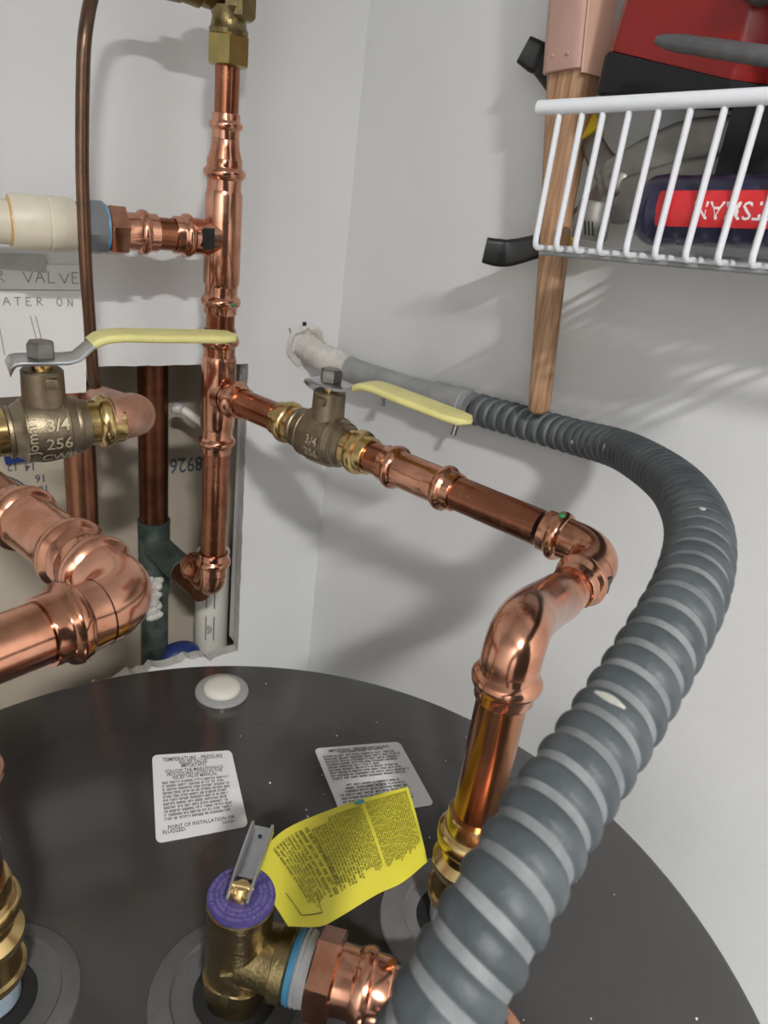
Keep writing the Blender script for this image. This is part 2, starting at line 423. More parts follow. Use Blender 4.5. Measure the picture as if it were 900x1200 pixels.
# ================================================================== COPPER RISER (on the back wall)
AX, AY = .143, .374
def A(z): return V((AX, AY, z))
ZU = V((0, 0, 1)); UX = V((1, 0, 0)); UY = V((0, 1, 0))
RUN0 = V((AX, AY, 1.407)); E1 = V((.2441, .0454, 1.405)); RD = (E1 - RUN0).normalized()
riser = thing('copper_riser', A(1.20), 'upright copper pipe stack with two tees rising up the back wall from the hole', 'pipe')
pipe(A(1.600), A(1.650), riser, copper_pipe, .0085)
# reducer
mb = MB()
mb.lathe(A(1.574), ZU, [(0, .0127), (.006, .0124), (.014, .0102), (.0185, .0098), (.0195, .0094)], 36, cap=False)
sock_at(mb, A(1.5935), ZU, .78)
build('reducer', mb, copper, riser)
def tee(zc, br, up_len, dn_len, br_len):
    mb = MB()
    mb.lathe(A(zc - dn_len), ZU, [(0, .0126), (.003, .0136), (dn_len + up_len - .003, .0136), (dn_len + up_len, .0126)], 40, cap=False)
    sock_at(mb, A(zc + up_len), ZU); sock_at(mb, A(zc - dn_len), -ZU)
    mb.lathe(A(zc), br, [(.006, .0138), (.013, .0130), (br_len, .0124)], 36, cap=False)
    sock_at(mb, A(zc) + V(br) * br_len, br)
    return build('tee', mb, copper, riser)
t1 = tee(1.5268, -UX, .033, .035, .0165)
build('black_mark', MB().box(V((AX - .0158, AY - .0128, 1.5268)), (.0085, .0010, .0150), X=(1, .0, 0)), black_m, t1)
build('green_dot', MB().sphere(V((AX + .004, AY - .0150, 1.4805)), .0017, 10, 6, (1, .5, 1)), green_dot, t1)
pipe(A(1.448), A(1.486), riser)
t2 = tee(1.407, RD, .031, .030, .010)
pipe(A(1.240), A(1.365), riser)
# bottom elbow going back into the hole
mb = MB(); ar = arc(A(1.2225), -ZU, UY, .017, 14); mb.tube(ar, .0124, 36, cap=False); sock_at(mb, ar[0], ZU); mb.lathe(ar[-1], UY, [(0, .0124), (.018, .0128), (.020, .0142), (.024, .0150), (.028, .0142), (.029, .0128), (.033, .0128)], 36, cap=False)
build('elbow', mb, copper, riser)
# stub to the left: tee branch > pipe > adapter
pipe((AX - .034, AY, 1.5268), (AX - .058, AY, 1.5272), riser)
mb = MB()
mb.lathe((AX - .0500, AY, 1.5272), -UX, [(0, .0113), (0, .0128), (.006, .0128), (.0065, .0142), (.008, .0152), (.010, .0154), (.012, .0148), (.0135, .0128), (.021, .0126), (.022, .0128)], 36, mod=lambda t, a: 1 + (.02 * cos(6 * a) if t < .006 or t > .0138 else 0))
mb.lathe((AX - .0715, AY, 1.5272), -UX, [(0, .0135), (.001, .0172), (.012, .0175), (.0135, .0165)], 6, ref=(0, -.3, 1))
build('hex_adapter', mb, copper, riser)

# ---- brass shut-off at the top of the stack
bv = thing('brass_stop_valve', A(1.637), 'tarnished brass valve with hex nut on top of the tall copper pipe', 'valve')
build('compression_nut', MB().lathe(A(1.6385), ZU, [(0, .0125), (.001, .0150), (.0180, .0150), (.0190, .0135)], 6, ref=(.35, 1, 0)), mat('nut_brass', (.55, .44, .17), .3, 1, .1, 300, .2, 60), bv)
mb = MB().lathe(A(1.657), ZU, [(0, .0128), (.003, .0132), (.005, .0120), (.010, .0112), (.013, .0122), (.016, .013)], 32)
mb.lathe(A(1.6665) + V((.005, -.004, 0)), ZU, [(0, .0100), (.002, .0118), (.06, .0118)], 6, ref=(.2, 1, 0))
mb.sphere(A(1.684) + V((-.013, .002, 0)), .015, 20, 14, (1.2, .9, .95))
mb.lathe(A(1.679) + V((-.020, .003, 0)), -UX, [(0, .010), (.012, .0085), (.0125, .0095), (.022, .0095), (.024, .006), (.030, .005)], 20)
build('valve_casting', mb, brass_dark, bv, sharp=30)
# ---- thin copper line from that valve down past the plastic pipe
pts = [(.095, .377, 1.679), (.078, .377, 1.679), (.064, .373, 1.676), (.0530, .363, 1.665), (.0435, .3495, 1.640), (.0405, .348, 1.612), (.0385, .348, 1.575), (.0378, .348, 1.545), (.0379, .348, 1.502), (.0392, .350, 1.472), (.0400, .3515, 1.448), (.0410, .353, 1.432), (.0425, .354, 1.423)]
tag(build('copper_line', MB().tube(spline(pts, 7), .0041, 14), copper_line), 'thin tarnished copper tube bending down past the cream plastic pipe', 'tube')

# ---- cream plastic pipe
cp = thing('plastic_supply_pipe', (0, AY, 1.51), 'cream plastic pipe and union joined to the copper tee', 'pipe')
ZC = 1.5285
build('pipe', MB().lathe((-.30, AY, ZC), UX, [(0, .0140), (.297, .0140)], 36), cpvc, cp)
build('union', MB().lathe((-.0022, AY, ZC + .0005), UX, [(0, .0145), (0, .0166), (.0015, .0174), (.022, .0174), (.0225, .0170), (.0235, .0170), (.024, .0176), (.037, .0172), (.0395, .0163), (.0395, .012)], 44), cpvc, cp)
build('union_nut', MB().lathe((.0365, AY, ZC), UX, [(0, .0160), (.0065, .0160), (.0075, .0178), (.0185, .0178), (.0205, .0162)], 8, ref=(0, -.15, 1)), grey_plastic, cp)
build('glue_ring', MB().lathe((-.0034, AY, ZC), UX, [(0, .0140), (.0006, .0149), (.0016, .0151)], 36), mat('orange_glue', (.62, .36, .10), .3), cp)
build('joint_tape', MB().lathe((.0545, AY, ZC), UX, [(0, .0150), (.0035, .0158), (.0042, .014)], 30), blue_tape, cp)
mb = MB()
for s, a0, xx in (('1', .3, .010), ('2', .3, .016), ('0', .3, .028), ('3', .3, .034)):
    fnn = lambda x, y, xx=xx: V((xx + x, AY - .0177 * cos(-.85 + y / .0172), ZC + .0177 * sin(-.85 + y / .0172)))
    put_text(mb, s, .007, fnn)
build('embossed_marks', mb, cpvc, cp)

# ---- note on the wall
nb = [(-.085, 1.4890), (.0595, 1.4935), (.0552, 1.3925), (-.085, 1.391)]
note = build('paper_note', MB().prism([V((x, WY - .0028, z)) for x, z in nb], (0, .0022, 0)), paper_m)
tag(note, 'white paper note with pencilled words taped under the plastic pipe', 'note')
def strokes(mb, segs, wd=.0007):
    for (x0, z0, x1, z1) in segs:
        d = V((x1 - x0, 0, z1 - z0)); l = d.length
        mb.box(V(((x0 + x1) / 2, WY - .0030, (z0 + z1) / 2)), (l, .0003, wd), X=d, Y=(0, 1, 0))
GL = {'V': [(0, 1, .45, 0), (.45, 0, .9, 1)], 'A': [(0, 0, .4, 1), (.4, 1, .85, 0), (.18, .4, .65, .42)], 'L': [(.1, 1, .08, 0), (.08, 0, .7, .02)],
      'E': [(.1, 1, .1, 0), (.1, 1, .65, 1), (.1, .52, .55, .55), (.1, 0, .72, .02)], 'T': [(0, 1, .8, 1.02), (.4, 1, .38, 0)],
      'R': [(.1, 0, .1, 1), (.1, 1, .55, .95), (.55, .95, .58, .62), (.58, .62, .1, .5), (.25, .5, .75, 0)],
      'O': [(.1, .3, .1, .75), (.1, .75, .35, 1), (.35, 1, .65, .8), (.65, .8, .65, .3), (.65, .3, .35, 0), (.35, 0, .1, .3)],
      'N': [(.1, 0, .1, .9), (.1, .9, .6, 0), (.6, 0, .6, .9)], 'W': [(0, 1, .2, 0), (.2, 0, .4, .7), (.4, .7, .6, 0), (.6, 0, .8, 1)], 'H': [(.1, 0, .1, 1), (.6, 0, .6, 1), (.1, .5, .6, .5)]}
mb = MB()
def pword(sx, z, s, h, adv, slope=.0):
    for i, ch in enumerate(s):
        x = sx + i * adv; hh = h * random.uniform(.9, 1.1); zz = z + (x - sx) * slope
        strokes(mb, [(x + a * h * .95, zz + b_ * hh, x + c * h * .95, zz + d * hh) for a, b_, c, d in GL.get(ch, [])])
pword(.0140, 1.4795, 'VALVE', .0080, .0085, -.0)
pword(-.0045, 1.4795, 'R', .0078, .0085)
pword(-.0088, 1.4625, 'WATER', .0062, .0077); pword(.0362, 1.4620, 'ON', .0064, .0080)
strokes(mb, [(-.08, 1.4728, .056, 1.4745), (.0170, 1.4550, .0200, 1.4375), (.0208, 1.4545, .0238, 1.437), (-.005, 1.447, -.003, 1.425)], .0006)
build('pencil_writing', mb, pencil, note)
build('tape_strip', MB().prism([V((x, WY - .0035, z)) for x, z in ((-.004, 1.499), (.030, 1.4995), (.0305, 1.487), (-.003, 1.4885))], (0, .0005, 0)), tape_m, note)

# ================================================================== BALL VALVES
def rrect(a, b_, r=.3, n=3):
    """rounded rectangle profile half sizes a,b"""
    r = min(a, b_) * r * 2 if min(a, b_) * r * 2 < min(a, b_) else min(a, b_) * .98; out = []
    for cx, cy, a0 in ((a - r, b_ - r, 0), (-a + r, b_ - r, pi / 2), (-a + r, -b_ + r, pi), (a - r, -b_ + r, 1.5 * pi)):
        for k in range(n + 1): t = a0 + pi / 2 * k / n; out.append((cx + r * cos(t), cy + r * sin(t)))
    return out
def ball_valve(name, P, d, label, k=1.0, hdir=None, rise=.010, hlen=.105, front=None):
    P = V(P); d = V(d).normalized(); up = ZU; root = thing(name, P + V((0, 0, -.02)), label, 'valve')
    body = MB()
    prof = [(-.0305, .0128), (-.029, .0155), (-.0265, .0158), (-.0255, .0150), (-.021, .0168), (-.0175, .0186), (-.017, .0192), (-.0155, .0192), (-.015, .0187), (-.006, .0203), (.0, .0203), (.009, .0192), (.0095, .0196), (.0115, .0194), (.012, .0186), (.0165, .0172), (.0175, .0176), (.019, .0172), (.0195, .0160), (.024, .0148), (.0245, .0128)]
    lk = .74 if front else 1
    body.lathe(P, d, [((t * lk if t < 0 else t) * k, r * k) for t, r in prof], 48)
    bo = build('valve_body', body, brass_cast, root)
    for s in (1, -1):
        e = MB(); p0 = P + d * (s * (.0243 if s > 0 else .0303 * lk) * k)
        e.lathe(p0, d * s, [(0, .0136), (.005, .0134), (.006, .0150), (.0080, .0160), (.0105, .0162), (.0125, .0155), (.0135, .0134), (.020, .0132), (.0205, .0128), (.0205, .0112)], 40, cap=False, mod=lambda t, a: 1 + (.015 * cos(6 * a) if t < .0055 or t > .0138 else 0))
        build('press_end', e, brass, root)
    st = MB().lathe(P, up, [(.012, .0125), (.020, .0118), (.0345, .0115), (.0355, .0105)], 32)
    build('stem_neck', st, brass_cast, root)
    build('packing', MB().lathe(P, up, [(.034, .0058), (.0405, .0058)], 20), brass, root)
    hd = V(hdir if hdir else d).normalized(); side = up.cross(hd); h0 = P + up * .041
    # stop lug on the stem
    build('stop_lug', MB().box(P + up * .030 + hd * .003 - side * .0110 if front is None else P + up * .0300 + V(front) * .0112, (.007, .006, .006), X=hd), brass_cast, root, bevel=.0008)
    hnd = MB()
    path = [h0 - hd * .0165 - up * .010, h0 - hd * .0165 - up * .003, h0 - hd * .0150 - up * .0006, h0 - hd * .012, h0, h0 + hd * .013, h0 + hd * .019 + up * .001, h0 + hd * .030 + up * (rise - .002), h0 + hd * .036 + up * rise]
    hw = lambda i: rrect((.0095, .0095, .0105, .0110, .0115, .0105, .009, .0080, .0080)[i], .0012, .3, 2)
    hnd.sweep(path, hw, up)
    ho = build('handle', hnd, steel, root)
    g0 = h0 + hd * .027 + up * (rise - .004)
    gp = [g0, h0 + hd * .031 + up * (rise - .0015), h0 + hd * .036 + up * rise, h0 + hd * .045 + up * (rise + .0006), h0 + hd * .065 + up * rise, h0 + hd * (hlen - .012) + up * (rise - .001), h0 + hd * (hlen - .004) + up * (rise - .001), h0 + hd * hlen + up * (rise - .001)]
    gw = (.0085, .0095, .0100, .0105, .0112, .0110, .0088, .0030)
    gr = MB().sweep(gp, lambda i: rrect(gw[i] * k, .0024 if i < 7 else .0012, .45, 4), up)
    build('grip', gr, grip_yellow, ho)
    build('handle_nut', MB().lathe(h0, up, [(.0010, .0070), (.0018, .0078), (.0088, .0078), (.0102, .0066), (.0105, .003)], 6, ref=(.3, 1, 0)), steel_dark if name != 'x' else steel, root)
    return root, bo
VR = RUN0 + RD * .1215
bvr, bbody = ball_valve('ball_valve', VR, RD, 'brass ball valve with yellow handle in the copper line running to the right elbow', .96, None, .008, .118)
# raised casting marks
def cast_text(rows, P, d, k, ang, parent, r=.0206):
    d = V(d).normalized(); side = d.cross(ZU); mb = MB()
    for s, x, a, sz, rot in rows:
        def fn(u, v, x=x, a=a, rot=rot):
            if rot: u, v = -v, u
            th = ang + a + v / r
            return P + d * (x + u) + (-side * -cos(th) + ZU * sin(th)) * r
        put_text(mb, s, sz, fn)
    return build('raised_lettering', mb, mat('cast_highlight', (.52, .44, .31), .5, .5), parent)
cast_text([('3/4', .004, .25, .009, 0), ('256', .004, -.22, .009, 0), ('CWP', .004, -.66, .008, 0)], VR, RD, 1, -.10, bbody, .0202)

LD = V((1, 0, .045)).normalized()
VL = V((-.0085, .262, 1.4275))
bvl, lbody = ball_valve('ball_valve', VL, LD, 'brass ball valve with yellow handle reaching across the copper stack', .97, (1, 0, 0), .0125, .117, front=(0.2, -1, 0))
cast_text([('Jomar', -.0105, -.02, .0085, 1), ('3/4', .0035, .28, .0098, 0), ('256', .0035, -.26, .0098, 0), ('CWP', .0035, -.75, .0085, 0)], VL, LD, 1, 0.10, lbody, .0204)

# ---- soldered elbow and pipes by the left valve
lb = thing('copper_branch', (.04, .27, 1.415), 'dusty copper elbow turning from the left valve back into the wall hole', 'pipe')
LB = V((.11, 1, -.25)).normalized()
ce = V((.0455, .262, VL.z + LD.z * .054 + .001))
mb = MB(); mb.tube(arc(ce, LD, LB, .0165, 16), .0132, 36, cap=False); a_ = arc(ce, LD, LB, .0165, 16)
mb.lathe(a_[0], -LD, [(0, .0128), (.006, .0128), (.0075, .0122)], 36); mb.lathe(a_[-1], LB, [(0, .0130), (.0125, .0130), (.0130, .0112)], 36)
build('elbow', mb, copper_dull, lb)
pipe(a_[-1] + LB * .005, a_[-1] + LB * .235, lb, copper_dull)
tc_ = VL - LD * .0475
pipe(VL - LD * .020, tc_ + LD * .0150, bvl, brass, .0134, 'tail_pipe')
LB2 = V((-.02, 1, -.28)).normalized(); ta = arc(tc_, -LD, LB2, .0150, 12)
build('tail_elbow', MB().tube(ta, .0130, 32, cap=False), copper_dull, bvl)
pipe(ta[-1] - LB2 * .002, ta[-1] + LB2 * .275, bvl, copper_dull, R34, 'supply_pipe')

# ================================================================== RIGHT COPPER LINE (stack to heater)
rl = thing('copper_water_line', NR + V((0, 0, 0)), 'copper line with coupling and two elbows dropping to the right heater port', 'pipe')
q = lambda s: RUN0 + RD * s
pipe(q(.020), q(.082), rl)
pipe(q(.152), q(.186), rl)
coupling(q(.2085), RD, .0302, rl)
pipe(q(.228), q(.300), rl)
HD = V((-.959, -.282, 0)).normalized()
# first elbow (run -> towards the heater centre)
ELEN = (E1 - RUN0).length
e1 = MB(); HU = (HD + V((0, 0, -.15))).normalized(); A1 = arc(E1, RD, HU, .0195, 16); e1.tube(A1, .0124, 36, cap=False); sock_at(e1, A1[0], -RD); sock_at(e1, A1[-1], HU)
e1o = build('elbow', e1, copper, rl)
build('green_dot', MB().sphere(A1[0] - RD * .0112 + (RD.cross(ZU) * .25 + ZU * .968) * .0150, .0022, 12, 8, (1, 1, .6)), green_dot, e1o)
build('black_mark', MB().box(A1[-1] + HD * .005 + V((.30, -.95, 0)) * 0.0126 + V((0, 0, -.002)), (.006, .0008, .010), X=HD, Y=(.3, -.95, 0)), ink, e1o)
# second, street elbow: long sweep down to the riser
hd2 = V((NR.x - E1.x, NR.y - E1.y, 0)).normalized()
RT = V((NR.x, NR.y, E1.z + .004))
HU = (HD + V((0, 0, -.15))).normalized()
pts = [A1[-1] + HU * .012, A1[-1] + HU * .026]
end = RT + ZU * .002
c_in = pts[-1]
bez = []
b0, b1, b2, b3 = c_in, c_in + HU * .038 + V((0, 0, .006)), end + V((.002, .001, .022)), end
for i in range(25):
    t = i / 24; bez.append(b0 * (1 - t) ** 3 + b1 * 3 * t * (1 - t) ** 2 + b2 * 3 * t * t * (1 - t) + b3 * t ** 3)
mb = MB().tube([pts[0]] + bez + [end - ZU * .004], lambda i: R34 if i == 0 else min(.0128, R34 + .0017 * i / 3), 40, cap=False)
sock_at(mb, end, -ZU)
build('street_elbow', mb, copper, rl)
pipe((NR.x, NR.y, end.z - .012), (NR.x, NR.y, HZ + .062), rl, mat('copper_riser_tube', (.50, .23, .115), .22, 1, .06, 120, .3, 22, rvar=.05))
# brass transition at the heater port
def port(N, root):
    mb = MB().lathe(N, ZU, [(.010, .0118), (.018, .0130), (.019, .0152), (.023, .0156), (.024, .0142), (.030, .0128), (.034, .0124), (.036, .0140), (.039, .0160), (.043, .0162), (.045, .0145), (.047, .0128), (.052, .0128), (.054, .0150), (.057, .0162), (.061, .0162), (.063, .0150), (.064, .0132), (.072, .0130), (.073, .0126), (.073, .0112)], 44, mod=lambda t, a: 1 + (.03 * cos(6 * a) if .028 < t < .036 or .064 < t < .0725 else 0))
    o = build('brass_adapter', mb, brass, root)
    build('thread_tape', MB().lathe(N, ZU, [(.004, .0121), (.010, .0124), (.0185, .0127)], 32), tape_dull, root)
    build('nipple', MB().lathe(N, ZU, [(.0008, .0118), (.008, .0118)], 32), steel_dark, root)
port(NR, rl)

# ================================================================== LEFT COPPER LINE (stack to left port)
ll = thing('copper_water_line', NL, 'copper line with coupling and elbow coming forward below the left valve', 'pipe')
E2 = V((-.0185, .0545, 1.432)); R2 = V((.282, -.959, 0)).normalized()
Q = lambda s: E2 - R2 * s
pipe(Q(.022), Q(.510), ll)
coupling(Q(.0645), R2, .0290, ll)
e2 = MB(); A2 = arc(E2, R2, HD, .0145, 16); e2.tube(A2, .0126, 36, cap=False); sock_at(e2, A2[0], -R2); sock_at(e2, A2[-1], HD)
build('elbow', e2, copper, ll)
rt = V((NL.x, NL.y, E2.z))
c1 = V((E2.x, E2.y, E2.z)) + HD * .066
pipe(A2[-1] + HD * .008, c1 + HD * -.004, ll, copper)
mb = MB(); bb = []
b0, b1, b2, b3 = c1 - HD * .006, c1 + HD * .014, rt + V((-.004, -.004, .006)), rt - ZU * .045
for i in range(19):
    t = i / 18; bb.append(b0 * (1 - t) ** 3 + b1 * 3 * t * (1 - t) ** 2 + b2 * 3 * t * t * (1 - t) + b3 * t ** 3)
mb.tube(bb, .0122, 36, cap=False); sock_at(mb, b3, -ZU); build('street_elbow', mb, copper, ll)
pipe(b3 - ZU * .017, NL + ZU * .062, ll)
port(NL, ll)

# ================================================================== RELIEF VALVE
rv = thing('relief_valve', TP, 'brass pressure relief valve with purple disc between the two heater ports', 'valve')
OD = V((.70, -.714, 0)).normalized()
zo = HZ + .031
mb = MB().lathe(TP, ZU, [(.0008, .0125), (.009, .0125), (.0095, .0140), (.019, .0145), (.0195, .0135), (.024, .0138), (.030, .0138), (.056, .0136), (.0575, .0141), (.061, .0141), (.062, .0120)], 44, mod=lambda t, a: 1 + (.05 * cos(4 * a) if t < .0192 else 0))
mb.lathe(V((TP.x, TP.y, zo)), OD, [(0, .0136), (.013, .0136), (.0175, .0142), (.018, .0158), (.0235, .0160), (.0245, .0146)], 40)
rb = build('valve_body', mb, brass_dark, rv)
fr = plane_fn(TP + ZU * .026 + V((-.35, -.94, 0)).normalized() * .0134, (.94, -.35, 0), (0, 0, 1))
sd = V((-.42, -.91, 0)).normalized()
mb = MB().box(TP + ZU * .034 + sd * .0126, (.014, .002, .0022), X=(.91, -.42, 0), Y=sd).box(TP + ZU * .026 + sd * .0128, (.002, .002, .012), X=(.91, -.42, 0), Y=sd)
build('raised_bar', mb, brass_dark, rb)
ds = build('purple_disc', MB().lathe(TP, ZU, [(.0615, .0136), (.0628, .0140), (.0640, .0137), (.0643, .0125), (.0643, .0055)], 44), purple, rv)
mb = MB(); rnd = random.Random(9)
for r_ in (.0115, .0092, .0073):
    greek(mb, lambda x, y, r_=r_: TP + V((cos(x / r_) * (r_ + y), -sin(x / r_) * (r_ + y), .0646)), 0, 2 * pi * r_ * .97, 0, .0013, rnd, False, False, 0)
build('lettering', mb, mat('disc_print', (.17, .14, .34), .5), ds)
# lever
LV = V((.66, .75, .10)).normalized()
lv0 = TP + ZU * .0655
build('pivot', MB().lathe(TP, ZU, [(.063, .0050), (.0665, .0050), (.068, .0040), (.0695, .0028)], 20), brass, rv)
sdv = LV.cross(ZU).normalized(); upv = sdv.cross(LV)
mb = MB()
for s in (-1, 1): mb.sweep([lv0 - LV * .006 + sdv * (.0042 * s) + upv * .001, lv0 + LV * .006 + sdv * (.0043 * s) + upv * .0035, lv0 + LV * .029 + sdv * (.0044 * s) + upv * .003], rrect(.0006, .0030, .3, 2), upv)
mb.sweep([lv0 + LV * .005 + upv * .0015, lv0 + LV * .016 + upv * .001, lv0 + LV * .030 + upv * .0015], rrect(.0046, .0005, .3, 2), upv)
lev = build('lever', mb, steel, rv)
build('lever_pin', MB().lathe(lv0 + LV * .0005 - sdv * .005 + upv * .003, sdv, [(0, .0016), (.010, .0016)], 12), brass, lev)
build('lever_hole', MB().lathe(lv0 + LV * .025 + upv * .0018, upv, [(0, .0009), (.0006, .0009)], 10), black_m, lev)
# discharge adapter
oc = V((TP.x, TP.y, zo))
dl = thing('discharge_line', oc + OD * .03 - ZU * .012, 'copper hex adapter and drain pipe leaving the relief valve with taped threads', 'pipe')
build('thread_tape', MB().lathe(oc, OD, [(.0240, .0146), (.0265, .0152), (.0272, .0146)], 36), blue_tape, dl)
build('white_tape', MB().lathe(oc, OD, [(.0272, .0146), (.0280, .0153), (.0290, .0147), (.0300, .0152), (.0310, .0148), (.0330, .0145)], 36), white_tape, dl)
mb = MB().lathe(oc, OD, [(.0330, .0145), (.0338, .0182), (.0430, .0182), (.0442, .0165)], 6, ref=(.1, 0, 1))
mb.lathe(oc, OD, [(.0435, .0138), (.0510, .0136), (.0520, .0142), (.0535, .0154), (.0560, .0157), (.0580, .0152), (.0592, .0136), (.0660, .0134), (.0666, .0130), (.0666, .0112)], 40, cap=False, mod=lambda t, a: 1 + (.02 * cos(6 * a) if t > .0595 or t < .0515 else 0))
build('hex_adapter', mb, copper, dl)
pipe(oc + OD * .058, oc + OD * .100, dl, copper)
mb = MB(); ar = arc(oc + OD * .118, OD, -ZU, .015, 12); 
# the drain elbow turns toward the room, past the tank edge
od2 = V((-.55, -.83, 0)).normalized(); ar = arc(oc + OD * .1155, OD, V((OD.y, -OD.x, 0)), .0165, 12)
mb.tube(ar, .0122, 32, cap=False); sock_at(mb, ar[0], -OD); sock_at(mb, ar[-1], V((OD.y, -OD.x, 0)))
build('elbow', mb, copper, dl)
pipe(ar[-1] + V((OD.y, -OD.x, 0)) * .012, ar[-1] + V((OD.y, -OD.x, 0)) * .16, dl, copper)

# ---- yellow tag
top = [(.0150, .0145, 1.3135), (.0327, .0265, 1.309), (.0490, .0349, 1.303), (.0793, .0413, 1.295), (.1018, .0434, 1.290), (.1223, .0423, 1.288)]
bot = [(.0205, -.0150, 1.3095), (.0336, -.0175, 1.304), (.0448, -.0142, 1.298), (.0720, -.0054, 1.287), (.0890, -.0025, 1.282), (.1065, .0010, 1.283)]
TT, BB = spline(top, 5), spline(bot, 5)
NT = len(TT)
def tagp(u, v, h=0):
    x = max(0, min(NT - 1.001, u * (NT - 1))); i = int(x); f = x - i
    a = TT[i].lerp(TT[i + 1], f); b_ = BB[i].lerp(BB[i + 1], f)
    p = a.lerp(b_, v); p.z += h + .0016 * sin(pi * v)
    return p
mb = MB(); nu, nv = 40, 10
G = [[[tagp(i / nu, j / nv, h) for j in range(nv + 1)] for i in range(nu + 1)] for h in (0, -.0003)]
vs = [p for g in G for r in g for p in r]; M_ = (nu + 1) * (nv + 1); fs = []
ix = lambda g, i, j: g * M_ + i * (nv + 1) + j
for i in range(nu):
    for j in range(nv):
        fs.append((ix(0, i, j), ix(0, i + 1, j), ix(0, i + 1, j + 1), ix(0, i, j + 1))); fs.append((ix(1, i, j), ix(1, i, j + 1), ix(1, i + 1, j + 1), ix(1, i + 1, j)))
for i in range(nu):
    fs.append((ix(0, i, 0), ix(1, i, 0), ix(1, i + 1, 0), ix(0, i + 1, 0))); fs.append((ix(0, i, nv), ix(0, i + 1, nv), ix(1, i + 1, nv), ix(1, i, nv)))
for j in range(nv):
    fs.append((ix(0, 0, j), ix(0, 0, j + 1), ix(1, 0, j + 1), ix(1, 0, j))); fs.append((ix(0, nu, j), ix(1, nu, j), ix(1, nu, j + 1), ix(0, nu, j + 1)))
mb.add(vs, fs)
tg = tag(build('warning_tag', mb, tag_m, sharp=60), 'yellow printed warning tag curling between the relief valve and the copper pipe', 'tag')
mb = MB(); rnd = random.Random(21)
tf = lambda x, y: tagp(x, y, .00045)
def col(u0, u1, v0, v1, n, h, heavy=1):
    # rows run across the tag (from its far edge to its near edge)
    for i in range(n):
        u = u0 + (u1 - u0) * i / n
        f = lambda a, b_, u=u: tagp(u + b_, a, .00045)
        greek(mb, lambda a, b_: f(a, b_), v0, v1, 0, h, rnd, True, rnd.random() < .15, 0)
# bigger print near the valve, finer columns further out
for i in range(10):
    u = .17 + .028 * i
    greek(mb, lambda a, b_, u=u: tagp(u + b_ * .5 + a * .05, a, .00045), .10, .86 - .02 * rnd.random(), 0, .034, rnd, True, False, 0)
for i in range(20):
    u = .452 + .0125 * i
    greek(mb, lambda a, b_, u=u: tagp(u + b_ * .42, a, .00045), .08 if u > .52 else .14, .84, 0, .020, rnd, True, False, 0)
for i in range(21):
    u = .722 + .0125 * i
    greek(mb, lambda a, b_, u=u: tagp(u + b_ * .42, a, .00045), .06, .84, 0, .020, rnd, True, False, 0)
def rect_line(u0, v0, u1, v1, wd=.004):
    n = 6
    for i in range(n):
        a, b_ = i / n, (i + 1) / n
        P0 = (u0 + (u1 - u0) * a, v0 + (v1 - v0) * a); P1 = (u0 + (u1 - u0) * b_, v0 + (v1 - v0) * b_)
        dx, dy = P1[0] - P0[0], P1[1] - P0[1]; l = math.hypot(dx * .11, dy * .05); nx, ny = -dy * .05 / l / .11 * .0003, dx * .11 / l / .05 * .0003
        mb.add([tagp(P0[0] + nx, P0[1] + ny, .0004), tagp(P1[0] + nx, P1[1] + ny, .0004), tagp(P1[0] - nx, P1[1] - ny, .0004), tagp(P0[0] - nx, P0[1] - ny, .0004)], [(0, 1, 2, 3)])
rect_line(.12, .88, .30, .90); rect_line(.30, .90, .33, .72); rect_line(.12, .88, .10, .60)
build('lettering', mb, ink_olive, tg)
mb = MB().prism([tagp(.66, .02, .0004), tagp(.72, .015, .0004), tagp(.725, .055, .0004), tagp(.70, .065, .0004), tagp(.67, .05, .0004)], (0, 0, .0002))
build('blue_mark', mb, mat('tag_blue', (.07, .32, .38), .5), tg)

# ================================================================== FLEXIBLE CONDUIT
cd = thing('flexible_conduit', (.2566, .442, 1.40), 'grey ribbed flexible conduit looping from the wall hole across the foreground', 'conduit')
ctrl = [(.3090, .2458, 1.4231), (.3172, .1985, 1.4270), (.3215, .1560, 1.4312), (.3080, .1080, 1.4415), (.2789, .0650, 1.4520), (.2389, .0167, 1.4632), (.1967, -.0230, 1.4725), (.1638, -.0500, 1.4755), (.1337, -.0693, 1.4730), (.1092, -.0806, 1.4672), (.0819, -.0907, 1.4570), (.0608, -.0976, 1.4491), (.0441, -.1029, 1.4435), (.0224, -.1112, 1.4345), (.0072, -.1163, 1.4225), (-.0025, -.1195, 1.4111), (-.0090, -.1215, 1.390), (-.0125, -.1225, 1.350), (-.0135, -.1225, 1.3), (-.0135, -.1220, 1.262)]
CR = .0129; PITCH = .0096
path = resample(spline(ctrl, 12), PITCH / 14)
NP, SG = 14, 40                                     # rings per pitch, segments round
def hose_frames():
    T = [(path[min(i + 1, len(path) - 1)] - path[max(i - 1, 0)]).normalized() for i in range(len(path))]
    n, _ = frame(T[0]); out = []
    for i in range(len(path)):
        n = (n - T[i] * n.dot(T[i])).normalized(); out.append((path[i], n, T[i].cross(n)))
    return out
HF = hose_frames()
def hose_pt(u, ang, r):
    u = max(0, min(len(path) - 1.001, u)); i = int(u); f = u - i
    c = HF[i][0].lerp(HF[i + 1][0], f); n = HF[i][1].lerp(HF[i + 1][1], f); bq = HF[i][2].lerp(HF[i + 1][2], f)
    return c + (n * cos(ang) + bq * sin(ang)) * r
mb = MB(); NI = len(path) + NP
vs = []; fs = []; valley = []
for i in range(NI):
    d = abs((i % NP) / NP - .5) / .345; rr = CR * (1 - .10 * min(1, d) ** 3)
    for j in range(SG): vs.append(hose_pt(i - NP * j / SG, 2 * pi * j / SG, rr))
